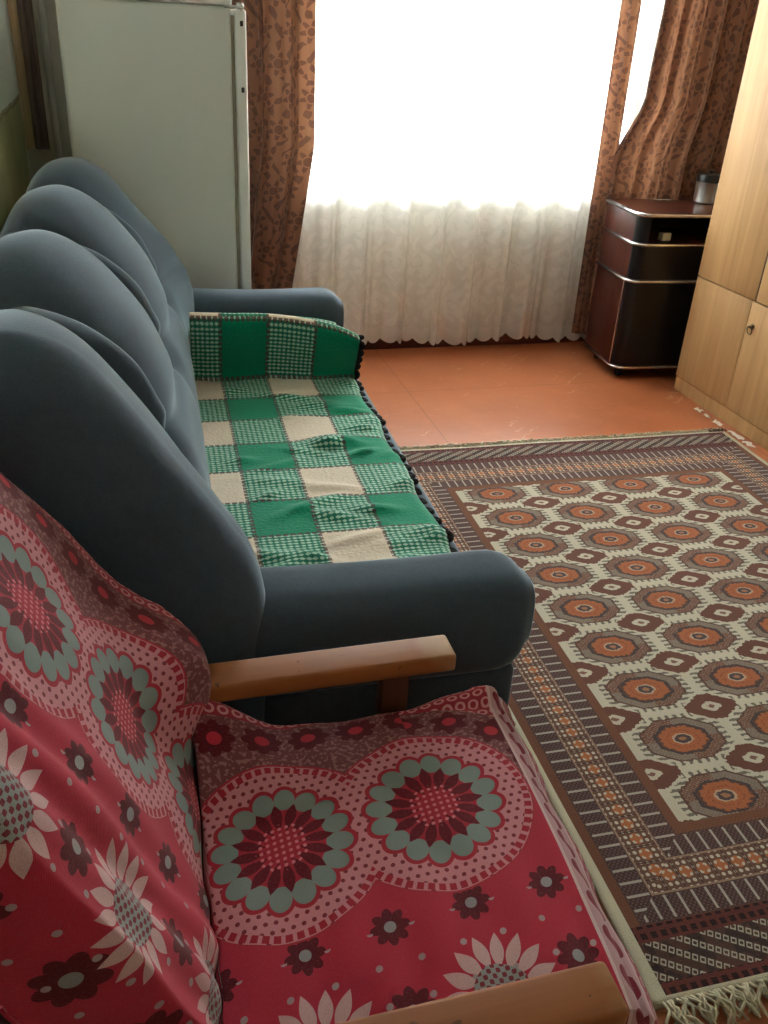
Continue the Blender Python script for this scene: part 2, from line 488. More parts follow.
RUG_A0, RUG_A1, RUG_B0, RUG_B1 = -.374, 1.138, -.388, 1.765     # in gul-grid metres
def rug_mat():
    g = G('bokhara_rug_pile'); X, Y, z = g.coords('Object')
    a = X; b = -Y                                # a across, b towards the near end
    ga, gb = .2546, .1722
    cream = lin(186, 178, 158); mar = lin(104, 64, 52); brown = lin(112, 70, 50); orange = lin(160, 92, 56)
    grey = lin(132, 114, 100); purp = lin(76, 54, 50); dark = lin(46, 36, 38); wht = lin(168, 158, 146)
    jit = g.noise(g.vec, 130, 2)
    an = a+(jit-.5)*.012; bn = b+(jit-.5)*.010
    # ---- field
    x = (an).rep(ga); y = (bn).rep(gb); ax = x.abs(); ay = y.abs()
    d = (ax/.098).max(ay/.066).max((ax/.098+ay/.066)/1.42)
    x2 = (an+ga/2).rep(ga); y2 = (bn+gb/2).rep(gb); ax2 = x2.abs(); ay2 = y2.abs()
    d2 = (ax2/.068).max(ay2/.043).max((ax2/.068+ay2/.043)/1.22)
    c = cream
    teeth = band(ay, .064, .0765)*(ax < .062)*(x.rep(.0205).abs() < .0042)
    teeth2 = band(d, 1.0, 1.17)*(ax > .058)*(y.rep(.0165).abs() < .0038)
    c = g.mix(either(teeth, teeth2)*.85, c, lin(84, 76, 70))
    wig = ((an*420).sin()+(bn*500).sin())*.02
    d2w = d2+wig
    c = g.mix(d2w < 1.0, c, mar)
    c = g.mix(d2 < .38, c, lin(186, 178, 158))
    c = g.mix((d2 < .14), c, lin(120, 86, 76))
    c = g.mix(d < 1.0, c, lin(92, 62, 52))
    # quartered outer ring: purple-grey against maroon
    q = (x*y > 0.0)
    c = g.mix(band(d, .70, .94), c, g.mix(q, lin(120, 104, 92), lin(112, 74, 56)))
    spk = ((an*650).sin()*(bn*700).sin()) > .35
    c = g.mix(band(d, .68, .94)*spk*.55, c, lin(152, 142, 132))
    c = g.mix(band(d, .62, .69), c, lin(70, 58, 60))
    c = g.mix(d+wig < .57, c, orange)
    c = g.mix(band(d, .34, .42)*spk, c, lin(120, 62, 40))
    c = g.mix(d < .25, c, lin(176, 150, 126)); c = g.mix(d < .20, c, lin(74, 60, 64)); c = g.mix(d < .09, c, lin(150, 104, 76))
    # ---- borders: e measured inwards from the nearest edge
    ea = (a-RUG_A0).min(RUG_A1-a)                # side borders
    eb = (b-RUG_B0).min(RUG_B1-b)                # end borders incl. skirts
    ebb = eb-.105                                # end border measured like the side ones
    e = ea.min(ebb+.002)
    side = ea < ebb+.002
    t = g.math('ADD', side*b, inv(side)*a)       # running coordinate
    inb = e < .236
    bc = brown
    sp2 = ((t*620).sin()*(e*640).sin()) > .3
    def tickband(bc, e0, e1):
        k = band(e, e0-.004, e1+.004)
        o = g.mix(sp2*.5, purp, lin(128, 98, 98))
        tk = t.rep(.029).abs() < .0027
        o = g.mix(tk*band(e, e0, e1), o, wht)
        return g.mix(k, bc, o)
    bc = tickband(bc, .042, .088)
    bc = tickband(bc, .165, .209)
    fl = band(e, .094, .160)
    tt = t.rep(.038); ee = e-.127
    fo = g.mix(hyp(tt, ee) < .0135, lin(104, 72, 60), lin(168, 100, 60))
    fo = g.mix((((tt*230).sin()*(ee*230).sin()).abs() > .60)*(hyp(tt, ee) > .008), fo, lin(190, 180, 160))
    fo = g.mix(tt.abs() > .0178, fo, lin(70, 46, 42))
    bc = g.mix(fl, bc, fo)
    bc = g.mix(either(band(e, .0905, .0945), band(e, .159, .163)), bc, lin(150, 120, 100))
    bc = g.mix(band(e, .209, .236)*(sp2*.3), bc, lin(130, 84, 52))
    c = g.mix(inb, c, bc)
    # ---- end skirts with slanting rows of small links
    sk = eb < .140
    s1 = a*.62+eb*1.0
    sl = s1.rep(.034).abs()
    dash = (a*1.0-eb*.6).rep(.0155).abs()
    hole = (sl < .0035)*(dash < .0035)
    lk = band(eb, .036, .108)*(sl < .0075)*(dash < .0058)*inv(hole)
    so = g.mix(g.noise(g.vec, 30, 2) > .5, lin(62, 44, 42), lin(82, 56, 48))
    so = g.mix(lk, so, lin(166, 160, 144))
    dots = (a.rep(.02).abs() < .006)*(eb.rep(.02).abs() < .006)
    so = g.mix(either(eb < .036, eb > .108)*dots, so, lin(44, 26, 28))
    so = g.mix(either(eb < .036, eb > .108)*inv(dots), so, lin(98, 48, 42))
    c = g.mix(sk, c, so)
    # ---- bare edges
    c = g.mix(either(ea < .017, eb < .014), c, lin(188, 180, 156))
    big = g.noise(g.vec, 5, 3); fine = g.noise(g.vec, 420, 2)
    c = g.mul(.76+big*.16+fine*.32, c)
    p = g.principled(c, .95); p.inputs['Specular IOR Level'].default_value = .12
    p.inputs['Sheen Weight'].default_value = .1
    g.put(p.inputs['Normal'], g.bump(fine, .5, .004))
    return g.finish(p)
M['rug'] = rug_mat()
M['fringe'] = plain('rug_fringe_yarn', (178, 168, 142), .95, .2, 50)
M['dark_fringe'] = plain('dark_rug_yarn', (84, 62, 50), .95, .2, 50)

# ------------------------------------------------------------------ the room
XL, XR, YB, YF, ZC = -.36, 2.87, 4.05, -1.3, 2.5
def struct(o): o['kind'] = 'structure'; return o
struct(box('floor', XL-.1, XR+.1, YF-.1, YB+.4, -.08, 0, M['floor'], bevel=0))
struct(box('ceiling', XL-.1, XR+.1, YF-.1, YB+.4, ZC, ZC+.08, M['ceil'], bevel=0))
struct(box('wall_left', XL-.1, XL, YF-.1, YB+.4, 0, ZC, M['wall_left'], bevel=0))
struct(box('wall_right', XR, XR+.1, YF-.1, YB+.4, 0, ZC, M['wall'], bevel=0))
struct(box('wall_front', XL, XR, YF-.1, YF, 0, ZC, M['wall'], bevel=0))
WX0, WX1, WZ0, WZ1 = .70, 2.42, .77, 2.30
bm = bmesh.new()
add_box(bm, XL, WX0, YB, YB+.24, 0, ZC); add_box(bm, WX1, XR, YB, YB+.24, 0, ZC)
add_box(bm, WX0, WX1, YB, YB+.24, 0, WZ0); add_box(bm, WX0, WX1, YB, YB+.24, WZ1, ZC)
struct(from_bm('wall_back', bm, M['wall']))
# window: frame, three sashes with panes, sill
win = struct(empty('window_1', (0, YB+.15, WZ0)))
bm = bmesh.new()
F = .06
for x0, x1, z0, z1 in ((WX0, WX0+F, 0, WZ1-WZ0), (WX1-F, WX1, 0, WZ1-WZ0), (WX0+F, WX1-F, 0, F), (WX0+F, WX1-F, WZ1-WZ0-F, WZ1-WZ0),
                       (WX0+.66, WX0+.72, F, WZ1-WZ0-F), (WX1-.72, WX1-.66, F, WZ1-WZ0-F)):
    add_box(bm, x0, x1, -.04, .04, z0, z1, .004)
from_bm('window_frame', bm, M['white_wood'], win, auto=35)
g = G('window_glass')
tr = g.n('ShaderNodeBsdfTransparent'); tr.inputs[0].default_value = (.96, .98, .97, 1)
gl = g.n('ShaderNodeBsdfGlossy'); gl.inputs['Roughness'].default_value = .02
fr = g.n('ShaderNodeFresnel'); fr.inputs[0].default_value = 1.45
M['glass'] = g.finish(g.mixsh(E(g, fr.outputs[0]), tr, gl))
for x0, x1 in ((WX0+F, WX0+.66), (WX0+.72, WX1-.72), (WX1-.66, WX1-F)):
    box('pane', x0, x1, -.003, .003, F, WZ1-WZ0-F, M['glass'], win, bevel=0)
box('window_sill', WX0-.04, WX1+.04, -.165, -.04, -.035, .0, M['white_wood'], win, bevel=.006)
struct(box('baseboard_back', XL, XR, YB-.022, YB, 0, .07, M['base_red'], bevel=.004))
struct(box('baseboard_left', XL, XL+.018, YF, YB-.022, 0, .07, M['base_red'], bevel=.004))
struct(box('baseboard_right', XR-.018, XR, YF, YB-.022, 0, .07, M['base_red'], bevel=.004))
struct(box('trim_1', XL, XR, 3.84, 4.0, ZC-.03, ZC, M['white_wood'], bevel=.004))   # ceiling curtain rail

# heating pipe and radiator
t = tag(empty('heating_pipe', (-.235, 3.99, 0)), 'pale painted vertical heating pipe in the corner behind the refrigerator', 'pipe')
tube('riser', [(0, 0, z) for z in np.linspace(0, ZC, 12)], .014, M['pipe'], t, 12)
for z in (.35, 1.75): lathe('pipe_coupling', [(.014, z-.03), (.021, z-.028), (.021, z+.028), (.014, z+.03)], M['pipe'], t)
t = tag(empty('radiator', (1.68, 4.027, 0)), 'white cast iron radiator on the wall behind the lace under the window', 'radiator')
for k in range(7):
    bm = bmesh.new(); x = k*.06
    add_box(bm, x+.004, x+.056, -.026, .021, .12, .64, .018, 3)
    add_box(bm, x+.016, x+.044, -.033, -.022, .17, .59, .005, 2)
    from_bm('radiator_section', bm, M['radiator'], t, auto=40)
tube('supply_pipe', [(-.10, .02, .0), (-.10, .02, .55), (-.085, .02, .58), (.0, .02, .59)], .012, M['pipe'], t)

# ------------------------------------------------------------------ curtains
def drape(name, xs, z0, z1, y, folds, amp, mat, edge=None, hem=0.0, n=220, mz=90, seed=0, bot=None, uvw=1.35):
    """hanging folded cloth; edge(t,z)-> x for t in 0..1"""
    rng = np.random.RandomState(seed)
    ph = rng.rand(5)*6.28
    T = np.linspace(0, 1, n)
    P = np.zeros((mz, n, 3)); UV = np.zeros((mz, n, 2))
    for i, s in enumerate(np.linspace(0, 1, mz)):
        for_x = np.array([edge(t_, s) for t_ in (0, 1)])
        x = for_x[0]+(for_x[1]-for_x[0])*T
        if hem:                                       # the inner edge is turned back on itself
            wdt = for_x[1]-for_x[0]; th_ = hem/wdt
            x = for_x[0]+np.abs(T*(1+th_)-th_)*wdt
        f = np.sin(2*PI*folds*T+ph[0]+.5*np.sin(2*PI*T*1.7+ph[1]))+.45*np.sin(2*PI*folds*1.63*T+ph[2]+1.2*s)+.25*np.sin(2*PI*folds*3.1*T+ph[3])
        a = amp*(.55+.45*(1-s)**.5)
        zb = z0+(bot(T) if bot else 0)
        P[i, :, 0] = x+a*.35*np.cos(2*PI*folds*T+ph[4])
        P[i, :, 1] = y+a*f*.6+(.022*np.clip((hem/abs(xs[1]-xs[0])-T)/.03, 0, 1) if hem else 0)
        P[i, :, 2] = zb+(z1-zb)*s
        UV[i, :, 0] = T*abs(xs[1]-xs[0])*uvw; UV[i, :, 1] = (z1-z0)*s
    return surf(name, P, UV, mat, None)

def ledge(t, s):
    z = .12+(2.47-.12)*s
    inner = .775 if z > .95 else .775-.10*min(1.0, (.95-z)/.62)
    return -.10 if t == 0 else inner
c = drape('brown_curtain', (-.1, .8), .10, 2.47, 3.885, 7, .03, M['damask'], ledge, seed=3)
tag(c, 'brown patterned curtain hanging between the refrigerator and the white lace', 'curtain', 'brown damask curtains')
c = empty('brown_curtain', (0, 0, 0))
k1 = drape('curtain_panel', (2.09, 2.2), .09, 2.47, 3.90, 2, .02, M['damask'], lambda t, s_: (2.095 if t == 0 else 2.19)+.03*(1-s_), n=70, seed=11)
def redge(t, s_):
    z = .09+2.38*s_
    if t == 1: return 2.81
    u_ = float(np.clip((z-.90)/.30, 0, 1)); return 2.172+.118*u_*u_*(3-2*u_)+.006*math.sin(z*9)
k2 = drape('curtain_panel', (2.2, 2.81), .09, 2.47, 3.872, 5, .026, M['damask'], redge, hem=.03, seed=12, mz=160)
k1.parent = c; k2.parent = c
tag(c, 'brown patterned curtain hanging behind the dark nightstand', 'curtain', 'brown damask curtains')
def scal(T): 
    k = np.abs(np.sin(T*PI*34)); return .022*(1-k)+.012*np.sin(T*19)
c = drape('lace_curtain', (.42, 2.3), .045, 2.47, 3.955, 11, .036, M['lace'], lambda t, s: .42 if t == 0 else 2.30, n=560, mz=70, seed=5, bot=scal)
tag(c, 'long white lace curtain with scalloped hem covering the window', 'curtain')
# old dark drape in the corner
def old_edge(t, s): return -.345 if t == 0 else -.265
def oldmat():
    g = G('old_brown_cloth'); x, y, z = g.coords('UV')
    n1 = g.noise(g.comb(x*60, y*2.2), 1.0, 3)
    c = g.mix((n1*1.8-.4).clamp(), lin(84, 66, 62), lin(134, 114, 106))
    c = g.mix(x < .030+(g.noise(g.comb(0.0, y*6.0), 1.0, 2)-.5)*.02, c, lin(186, 160, 124))
    return g.finish(g.principled(c, .9))
c = drape('hanging_cloth', (-.345, -.265), .90, 2.42, 3.95, 2.4, .018, oldmat(), old_edge, n=60, mz=60, seed=2)
tag(c, 'narrow old brown cloth with pale edge hanging in the corner beside the pipe', 'cloth')

# ------------------------------------------------------------------ refrigerator
FX0, FX1, FXD, FY0, FY1 = -.15, .378, .428, 3.245, 3.80
t = tag(empty('refrigerator', (0, 0, 0)), 'tall pale grey-green refrigerator standing beyond the end of the sofa', 'refrigerator')
box('body', FX0, FX1, FY0, FY1, .05, 1.425, M['fridge'], t, .012, 3)
box('top_panel', FX0-.004, FX1+.004, FY0-.004, FY1, 1.426, 1.448, M['fridge_door'], t, .006, 2)
box('gasket', FX1, FX1+.012, FY0+.012, FY1-.012, .13, 1.40, M['gasket'], t, .003)
d = box('door', FX1+.012, FXD, FY0, FY1, .11, 1.418, M['fridge_door'], t, .008, 3)
for z in (1.378, 1.185): box('screw_cap', .407, .417, FY0-.004, FY0+.002, z-.008, z+.008, M['black_plastic'], d, .002)
bm = bmesh.new(); add_box(bm, FXD, FXD+.022, FY1-.10, FY1-.075, .82, 1.1, .006); from_bm('handle', bm, M['chrome'], d, auto=35)
bm = bmesh.new(); add_box(bm, FX1-.02, FXD-.008, FY0-.008, FY0+.03, 1.419, 1.428, .002); add_lathe(bm, [(0, 1.437), (.011, 1.436), (.012, 1.412), (0, 1.411)], 14, (.41, FY0+.012, 0))
from_bm('hinge', bm, M['chrome'], t, auto=35)
for x in (FX0+.05, FX1-.04):
    for y in (FY0+.05, FY1-.05): lathe('foot', [(0, 0), (.02, 0), (.022, .01), (.012, .02), (.012, .055), (0, .055)], M['black_plastic'], t, (x, y, 0), 14)

# ------------------------------------------------------------------ sofa  (local frame, turned a little)
PIV = Vector((.17, 1.2, 0)); ROT = -math.radians(1.8)
def sofa_frame(o): o.location = PIV; o.rotation_euler = (0, 0, ROT); return o
sofa = sofa_frame(empty('sofa')); tag(sofa, 'blue-grey velour sofa with puffy scalloped back along the wall', 'sofa')
def L(x, y, z): return (x-PIV.x, y-PIV.y, z)
SY0, SY1 = 1.135, 3.17
NP_ = 180
mid_pts = [(.07, .10), (.11, .20), (.125, .34), (.118, .45), (.104, .55), (.076, .635), (.062, .68), (.045, .74), (.010, .825), (-.04, .895), (-.09, .95), (-.15, .99),
           (-.21, 1.003), (-.28, .98), (-.322, .92), (-.336, .82), (-.338, .70), (-.338, .30), (-.33, .10)]
end_pts = [(.09, .10), (.145, .20), (.165, .34), (.158, .45), (.162, .55), (.146, .63), (.118, .69), (.085, .745), (.035, .822), (-.02, .905), (-.065, .965), (-.11, 1.0),
           (-.17, 1.015), (-.245, .995), (-.305, .93), (-.330, .83), (-.336, .70), (-.336, .30), (-.33, .10)]
def even(p):
    q, _ = catmull(p, 20*(len(p)-1)+1); d = np.linspace(0, len(p)-1, NP_)
    P_, s_ = catmull(p, 400); k_ = [np.argmin(np.hypot(P_[:, 0]-a_, P_[:, 1]-b_)) for a_, b_ in p]
    kk = np.interp(d, np.arange(len(p)), k_); idx = np.arange(400)
    return np.stack([np.interp(kk, idx, P_[:, 0]), np.interp(kk, idx, P_[:, 1])], 1)
pm, pe = even(mid_pts), even(end_pts)
def normals(p):
    t_ = np.gradient(p, axis=0); t_ /= np.linalg.norm(t_, axis=1)[:, None]
    return np.stack([t_[:, 1], -t_[:, 0]], 1)
ny = 340
k = np.linspace(0, 1, ny); ys = SY0+(SY1-SY0)*(k-.06*np.sin(2*PI*k))
secs = [(SY0-.32, 1.545, 0), (1.545, 1.64, 1), (1.64, 2.095, 0), (2.095, 2.19, 1), (2.19, 2.645, 0), (2.645, 2.735, 1), (2.735, SY1+.04, 0)]
tufts = [1.60, 2.15, 2.695]
P = np.zeros((ny, NP_, 3))
ti = np.arange(NP_); ic = int(round(6/18*(NP_-1)))-3
smooth = lambda x: np.clip(x, 0, 1)**2*(3-2*np.clip(x, 0, 1))
for j, y in enumerate(ys):
    dE = min(y-SY0, SY1-y)
    we = float(1-smooth((dE-.12)/.30))
    if y > 2: we *= .75
    pr = pm*(1-we)+pe*we
    if y > 2: pr = pr-np.array([[.03, .022]])*smooth((pr[:, 1:2]-.7)/.2)*we
    else: pr = pr+np.array([[.012, 0]])*we*smooth((.75-pr[:, 1:2])/.2)
    nr = normals(pr)
    sarc = np.r_[0, np.cumsum(np.linalg.norm(np.diff(pr, axis=0), axis=1))]; sarc = sarc-sarc[ic]
    for y0, y1, slim in secs:
        if y0 <= y < y1: q = (y-y0)/(y1-y0); break
    m = max(0, 1-abs(2*q-1)**2.1)**.60
    up = smooth(sarc/.04+.5); rearw = smooth((pr[:, 0]+.335)/.08); rearw[ti < NP_//2] = 1
    if slim: low = .072-.056*m*np.clip(sarc/.08, 0, 1)*(1-smooth((sarc-.18)/.30))
    else: low = .072*(1-m)
    D = -up*low*rearw*np.clip(.30+sarc/.16, 0, 1)
    td = min(abs(y-t_) for t_ in tufts)
    vt = math.exp(-(td/.055)**2)
    D = D-(.012+.030*vt)*np.exp(-(sarc/.032)**2)*(1-we*.93)
    # cushion fans out from the tufts below the crease
    D = D-(1-up)*.016*math.exp(-(td/.05)**2)*np.exp(-(sarc/.10)**2)*1.2
    D = D-(1-up)*.006*(1-abs(math.cos((y-1.60)/.5475*PI)))*0
    R = .10
    ins = R-math.sqrt(max(0, R*R-(R-min(dE, R))**2))
    frontw = np.clip((sarc+.62)/.15, 0, 1)
    D = D-ins*.9
    P[j, :, 0] = pr[:, 0]+nr[:, 0]*D; P[j, :, 1] = y; P[j, :, 2] = pr[:, 1]+nr[:, 1]*D
prof = pm; nor = normals(pm)
P -= np.array([PIV.x, PIV.y, 0])
bo = surf('backrest', P, None, M['velour'], sofa)
bm = bmesh.new(); bm.from_mesh(bo.data); bm.verts.ensure_lookup_table()
npf = len(prof)
def cap(row, flip, dy):
    vs = [bm.verts[row*npf+i] for i in range(npf)]
    c0 = sum((v.co for v in vs), Vector())/npf
    prev = vs
    for k_, s_ in enumerate((.93, .82, .62, .35)):
        nv = []
        for v in vs:
            p_ = c0+(v.co-c0)*s_; p_.y = v.co.y+dy*math.sqrt(1-s_**4)
            nv.append(bm.verts.new(p_))
        for i in range(npf):
            a_, b_, c_, d_ = prev[i], prev[(i+1) % npf], nv[(i+1) % npf], nv[i]
            bm.faces.new((a_, b_, c_, d_) if flip else (d_, c_, b_, a_))
        prev = nv
    bm.faces.new(prev if flip else prev[::-1])
cap(0, True, -.008); bm.verts.ensure_lookup_table(); cap(ny-1, False, .012)
bm.verts.ensure_lookup_table()
for j in range(ny-1):                               # close the underside
    a_, b_, c_, d_ = bm.verts[j*npf], bm.verts[(j+1)*npf], bm.verts[(j+1)*npf+npf-1], bm.verts[j*npf+npf-1]
    bm.faces.new((a_, b_, c_, d_))
bmesh.ops.recalc_face_normals(bm, faces=bm.faces[:])
for f in bm.faces: f.smooth = True
bm.to_mesh(bo.data); bm.free()
for y in tufts:
    X = prof[ic, 0]-nor[ic, 0]*.040; Z = prof[ic, 1]-nor[ic, 1]*.040
    bm = bmesh.new(); add_lathe(bm, [(0, .012), (.010, .010), (.016, .003), (.014, -.006), (0, -.008)], 16)
    bmesh.ops.rotate(bm, verts=bm.verts[:], cent=(0, 0, 0), matrix=Matrix.Rotation(math.radians(62), 3, 'Y'))
    bmesh.ops.translate(bm, verts=bm.verts[:], vec=L(X, y, Z)); from_bm('tuft_button', bm, M['velour'], sofa, auto=60)

def pad(name, x0, x1, y0, y1, z0, z1, r, parent, puff=0.0, seg=6):
    bm = bmesh.new(); add_box(bm, *(L(x0, y0, z0)[0], L(x1, y0, z0)[0], L(x0, y0, 0)[1], L(x0, y1, 0)[1], z0, z1), r, seg)
    return from_bm(name, bm, M['velour'], parent, auto=60)
def arm(y0, y1, ztop):
    """padded roll: rounded-square section swept along x with a soft front end"""
    yc, hw = (y0+y1)/2, (y1-y0)/2; z0 = .345; zc, hh = (z0+ztop)/2, (ztop-z0)/2
    xs_ = np.r_[np.linspace(.06, .575, 14), .600, .623, .640, .653, .661, .665]
    n = 40; A = np.linspace(0, 2*PI, n, endpoint=False); rings = []
    bm = bmesh.new()
    for x in xs_:
        e = max(0.0, (x-.575)/.09); sc = (1-e**2.6)**.42 if e < 1 else 0.0
        sc = max(sc, .55) if e < 1 else .5
        sag = .010*math.sin((x-.09)/.59*PI)
        R_ = []
        for a_ in A:
            ca, sa = math.cos(a_), math.sin(a_)
            ex = 2/3.2
            yy = hw*math.copysign(abs(ca)**ex, ca)*sc; zz = hh*math.copysign(abs(sa)**ex, sa)*(1-(1-sc)*.8)
            R_.append(bm.verts.new(L(x, yc+yy, zc+zz-sag*(sa > 0)*sa)))
        rings.append(R_)
    for A_, B_ in zip(rings[:-1], rings[1:]):
        for k_ in range(n): bm.faces.new((A_[k_], A_[(k_+1) % n], B_[(k_+1) % n], B_[k_]))
    bm.faces.new(rings[0][::-1]); bm.faces.new(rings[-1])
    return from_bm('armrest', bm, M['velour'], sofa, smooth=True)
arm(1.17, 1.35, .562); arm(2.975, 3.16, .572)
pad('side_panel', .10, .635, 1.185, 1.33, .055, .37, .02, sofa)
pad('side_panel', .10, .635, 2.99, 3.145, .055, .37, .02, sofa)
pad('seat', .07, .655, 1.335, 2.985, .20, .402, .05, sofa)
pad('front_apron', .50, .632, 1.335, 2.985, .055, .215, .015, sofa)
for x in (-.2, .55):
    for y in (1.25, 3.08):
        bm = bmesh.new(); add_lathe(bm, [(0, 0), (.022, 0), (.026, .012), (.03, .06), (0, .06)], 16, L(x, y, 0)); from_bm('foot', bm, M['black_plastic'], sofa, auto=40)

# ------------------------------------------------------------------ plaid blanket
blk = sofa_frame(empty('blanket')); tag(blk, 'green and beige plaid wool blanket spread over the sofa seat', 'blanket')
nx, nyb = 90, 330
line, ls = catmull([(1.362, .412), (1.7, .410), (2.1, .410), (2.45, .410), (2.56, .410), (2.600, .411), (2.618, .422), (2.618, .455), (2.590, .525), (2.564, .592),
                    (2.566, .622), (2.584, .630), (2.604, .606), (2.64, .55), (2.68, .51), (2.78, .50), (2.88, .51), (2.95, .52)], nyb)
i0 = int(np.argmax(line[:, 0] >= 2.605))
P = np.zeros((nyb, nx, 3)); UV = np.zeros((nyb, nx, 2))
rng = np.random.RandomState(4)
wr = [(rng.uniform(.2, .65), rng.uniform(1.4, 2.55), rng.uniform(.03, .09), rng.uniform(.012, .022), rng.uniform(-.5, .5), rng.uniform(.005, .013)) for _ in range(44)]
for i in range(nyb):
    yv, zv = line[i]
    X = np.linspace(.113+.04*smooth((1.9-yv)/.5), .612, nx)+.006*math.sin(yv*17)*0
    wv = .006*np.sin(yv*20.0)*np.clip((X-.56)/.05, 0, 1)
    Z = np.full(nx, zv); Yv = np.full(nx, yv)
    if yv > 2.50 and (zv > .412 or ls[i] > ls[i0]):                      # the raised folded end drops towards the front
        drop = np.clip((X-.20)/.42, 0, 1)
        Z = .411+(zv-.411)*(1-.10*drop-.28*drop**5)
        Yv = yv-.02*drop+.008*np.sin(X*23)
    else:
        for cx, cy, lx, ly, sl, h in wr:
            dx, dy = X-cx, yv-cy
            Z = Z+h*np.exp(-((dx)/lx)**2-((dy-sl*dx)/ly)**2)
    edge = np.clip((X-.585)/.027, 0, 1)
    Z = Z-.012*edge**2*(zv < .42)
    P[i, :, 0] = X+wv; P[i, :, 1] = Yv; P[i, :, 2] = Z
    UV[i, :, 0] = X-.20+.14*11; dl = ls[i]-ls[i0]; UV[i, :, 1] = (max(0, dl-.012)*.74 if dl > 0 else dl)+.16*21
P -= np.array([PIV.x, PIV.y, 0])
sh = surf('plaid_sheet', P, UV, M['plaid'], blk, thick=.006, offset=-1)
# dark crochet loops along the free edge
bm = bmesh.new()
edge_pts = P[:, -1]
add_tube(bm, [tuple(edge_pts[i]+np.array([.003, 0, -.003])) for i in range(0, nyb, 3)], .0048, 6)
acc = 0; last = ls[0]
for i in range(nyb):
    if ls[i]-last > .042:
        last = ls[i]; c0 = edge_pts[i]
        if i > i0+60: continue
        pts = []
        tg = edge_pts[min(i+1, nyb-1)]-edge_pts[i-1]; tg /= np.linalg.norm(tg)
        for a_ in np.linspace(0, PI, 9): pts.append(tuple(c0+tg*.0095*math.cos(a_)+np.array([1, 0, -.1])*.013*math.sin(a_)))
        add_tube(bm, pts, [.006]+[.0082]*7+[.006], 7)
from_bm('crochet_edging', bm, M['crochet'], blk, smooth=True)

# ------------------------------------------------------------------ armchair
ch = tag(empty('armchair', (0, 0, 0)), 'wooden-armed armchair under the red flowered throw', 'armchair')
SZ = .44
def arm_board(y0, y1, x1, rz=0):
    bm = bmesh.new(); add_box(bm, -.20, x1, y0, y1, .508, .54, .006, 3)
    # round the two front corners in plan
    return from_bm('armrest', bm, M['honey'], ch, auto=35)
arm_board(.44, .50, .428); arm_board(1.022, 1.082, .446)
for y0 in (.452, 1.036):
    bm = bmesh.new(); add_box(bm, .33, .375, y0, y0+.034, 0, .51, .004); from_bm('leg', bm, M['dark_wood'], ch, auto=35)
    bm = bmesh.new(); add_box(bm, -.20, -.155, y0, y0+.034, 0, .51, .004); from_bm('leg', bm, M['dark_wood'], ch, auto=35)
    box('side_rail', -.156, .331, y0+.006, y0+.028, .22, .28, M['dark_wood'], ch, .004)
box('front_rail', .345, .367, .484, 1.038, .22, .29, M['dark_wood'], ch, .004)
box('rear_rail', -.19, -.168, .484, 1.038, .22, .29, M['dark_wood'], ch, .004)
bm = bmesh.new(); add_box(bm, .0, .495, .515, 1.018, .30, .428, .03, 4); from_bm('seat_cushion', bm, M['seat_ticking'], ch, auto=60)
LEAN = math.atan2(.2, .5)
bm = bmesh.new(); add_box(bm, -.115, -.012, .545, 1.03, 0.0, .60, .03, 4)
bmesh.ops.rotate(bm, verts=bm.verts[:], cent=(0, 0, 0), matrix=Matrix.Rotation(-LEAN, 3, 'Y'))
bmesh.ops.translate(bm, verts=bm.verts[:], vec=(.0, 0, SZ-.02)); from_bm('back_cushion', bm, M['seat_ticking'], ch, auto=60)
# ------------------------------------------------------------------ the throw over the armchair
# length profile: rear of the back, over its top, down the front, into the crease, along the seat, over the front edge
bx, bz = -math.sin(LEAN), math.cos(LEAN)             # up the back
nxb, nzb = math.cos(LEAN), math.sin(LEAN)            # out of the back (to the front)
def bk(s, o=0.0): return (.022+bx*s+nxb*o, SZ+bz*s+nzb*o)
pts = []; us = []
def pt(x, z, u, kind): pts.append((x, z, u, kind))
for s in np.linspace(.25, .59, 20): x, z = bk(s, -.125); pt(x, z, -.2-.62-(.62-s)-.10, 2)
for a_ in np.linspace(PI, 0, 12)[1:-1]:
    x, z = bk(.595+.03*math.sin(a_), -.0625+.0625*math.cos(a_)); pt(x, z, -.2-.60-.06*(a_/PI)*2, 1)
for s in np.linspace(.59, .045, 90): x, z = bk(s, .012*math.sin(PI*min(1, s/.5))); pt(x+.008*math.exp(-((s-.05)/.05)**2), z, -.2-s, 0)
for x, z, u in ((.021, SZ+.026, -.222), (.027, SZ+.010, -.208), (.0285, SZ-.006, -.192), (.0285, SZ-.022, -.175), (.0300, SZ-.022, -.155), (.0305, SZ-.006, -.125)): pt(x, z, u, 0)
for x in np.linspace(.033, .475, 80): pt(x, SZ+.010*math.sin(PI*min(1, (x-.03)/.45)), x-.131, 3)
for a_ in np.linspace(0, 1, 14)[1:]:
    ang = a_*PI/2*.86
    pt(.475+.032*math.sin(ang), SZ-.032*(1-math.cos(ang)), .344+.05*a_, 3)
x0, z0 = pts[-1][0], pts[-1][1]
for d in np.linspace(0, .098, 18)[1:]: pt(x0+d*.54+.005*math.sin(d*50), z0-d*.84, .394+d, 4)
pts = np.array(pts); npz = len(pts)
V = np.linspace(.40, 1.20, 150)
P = np.zeros((npz, len(V), 3)); UV = np.zeros((npz, len(V), 2))
rng = np.random.RandomState(9)
seat_s = np.clip((pts[:, 0]-.03)/.05, 0, 1)*(pts[:, 3] >= 3)
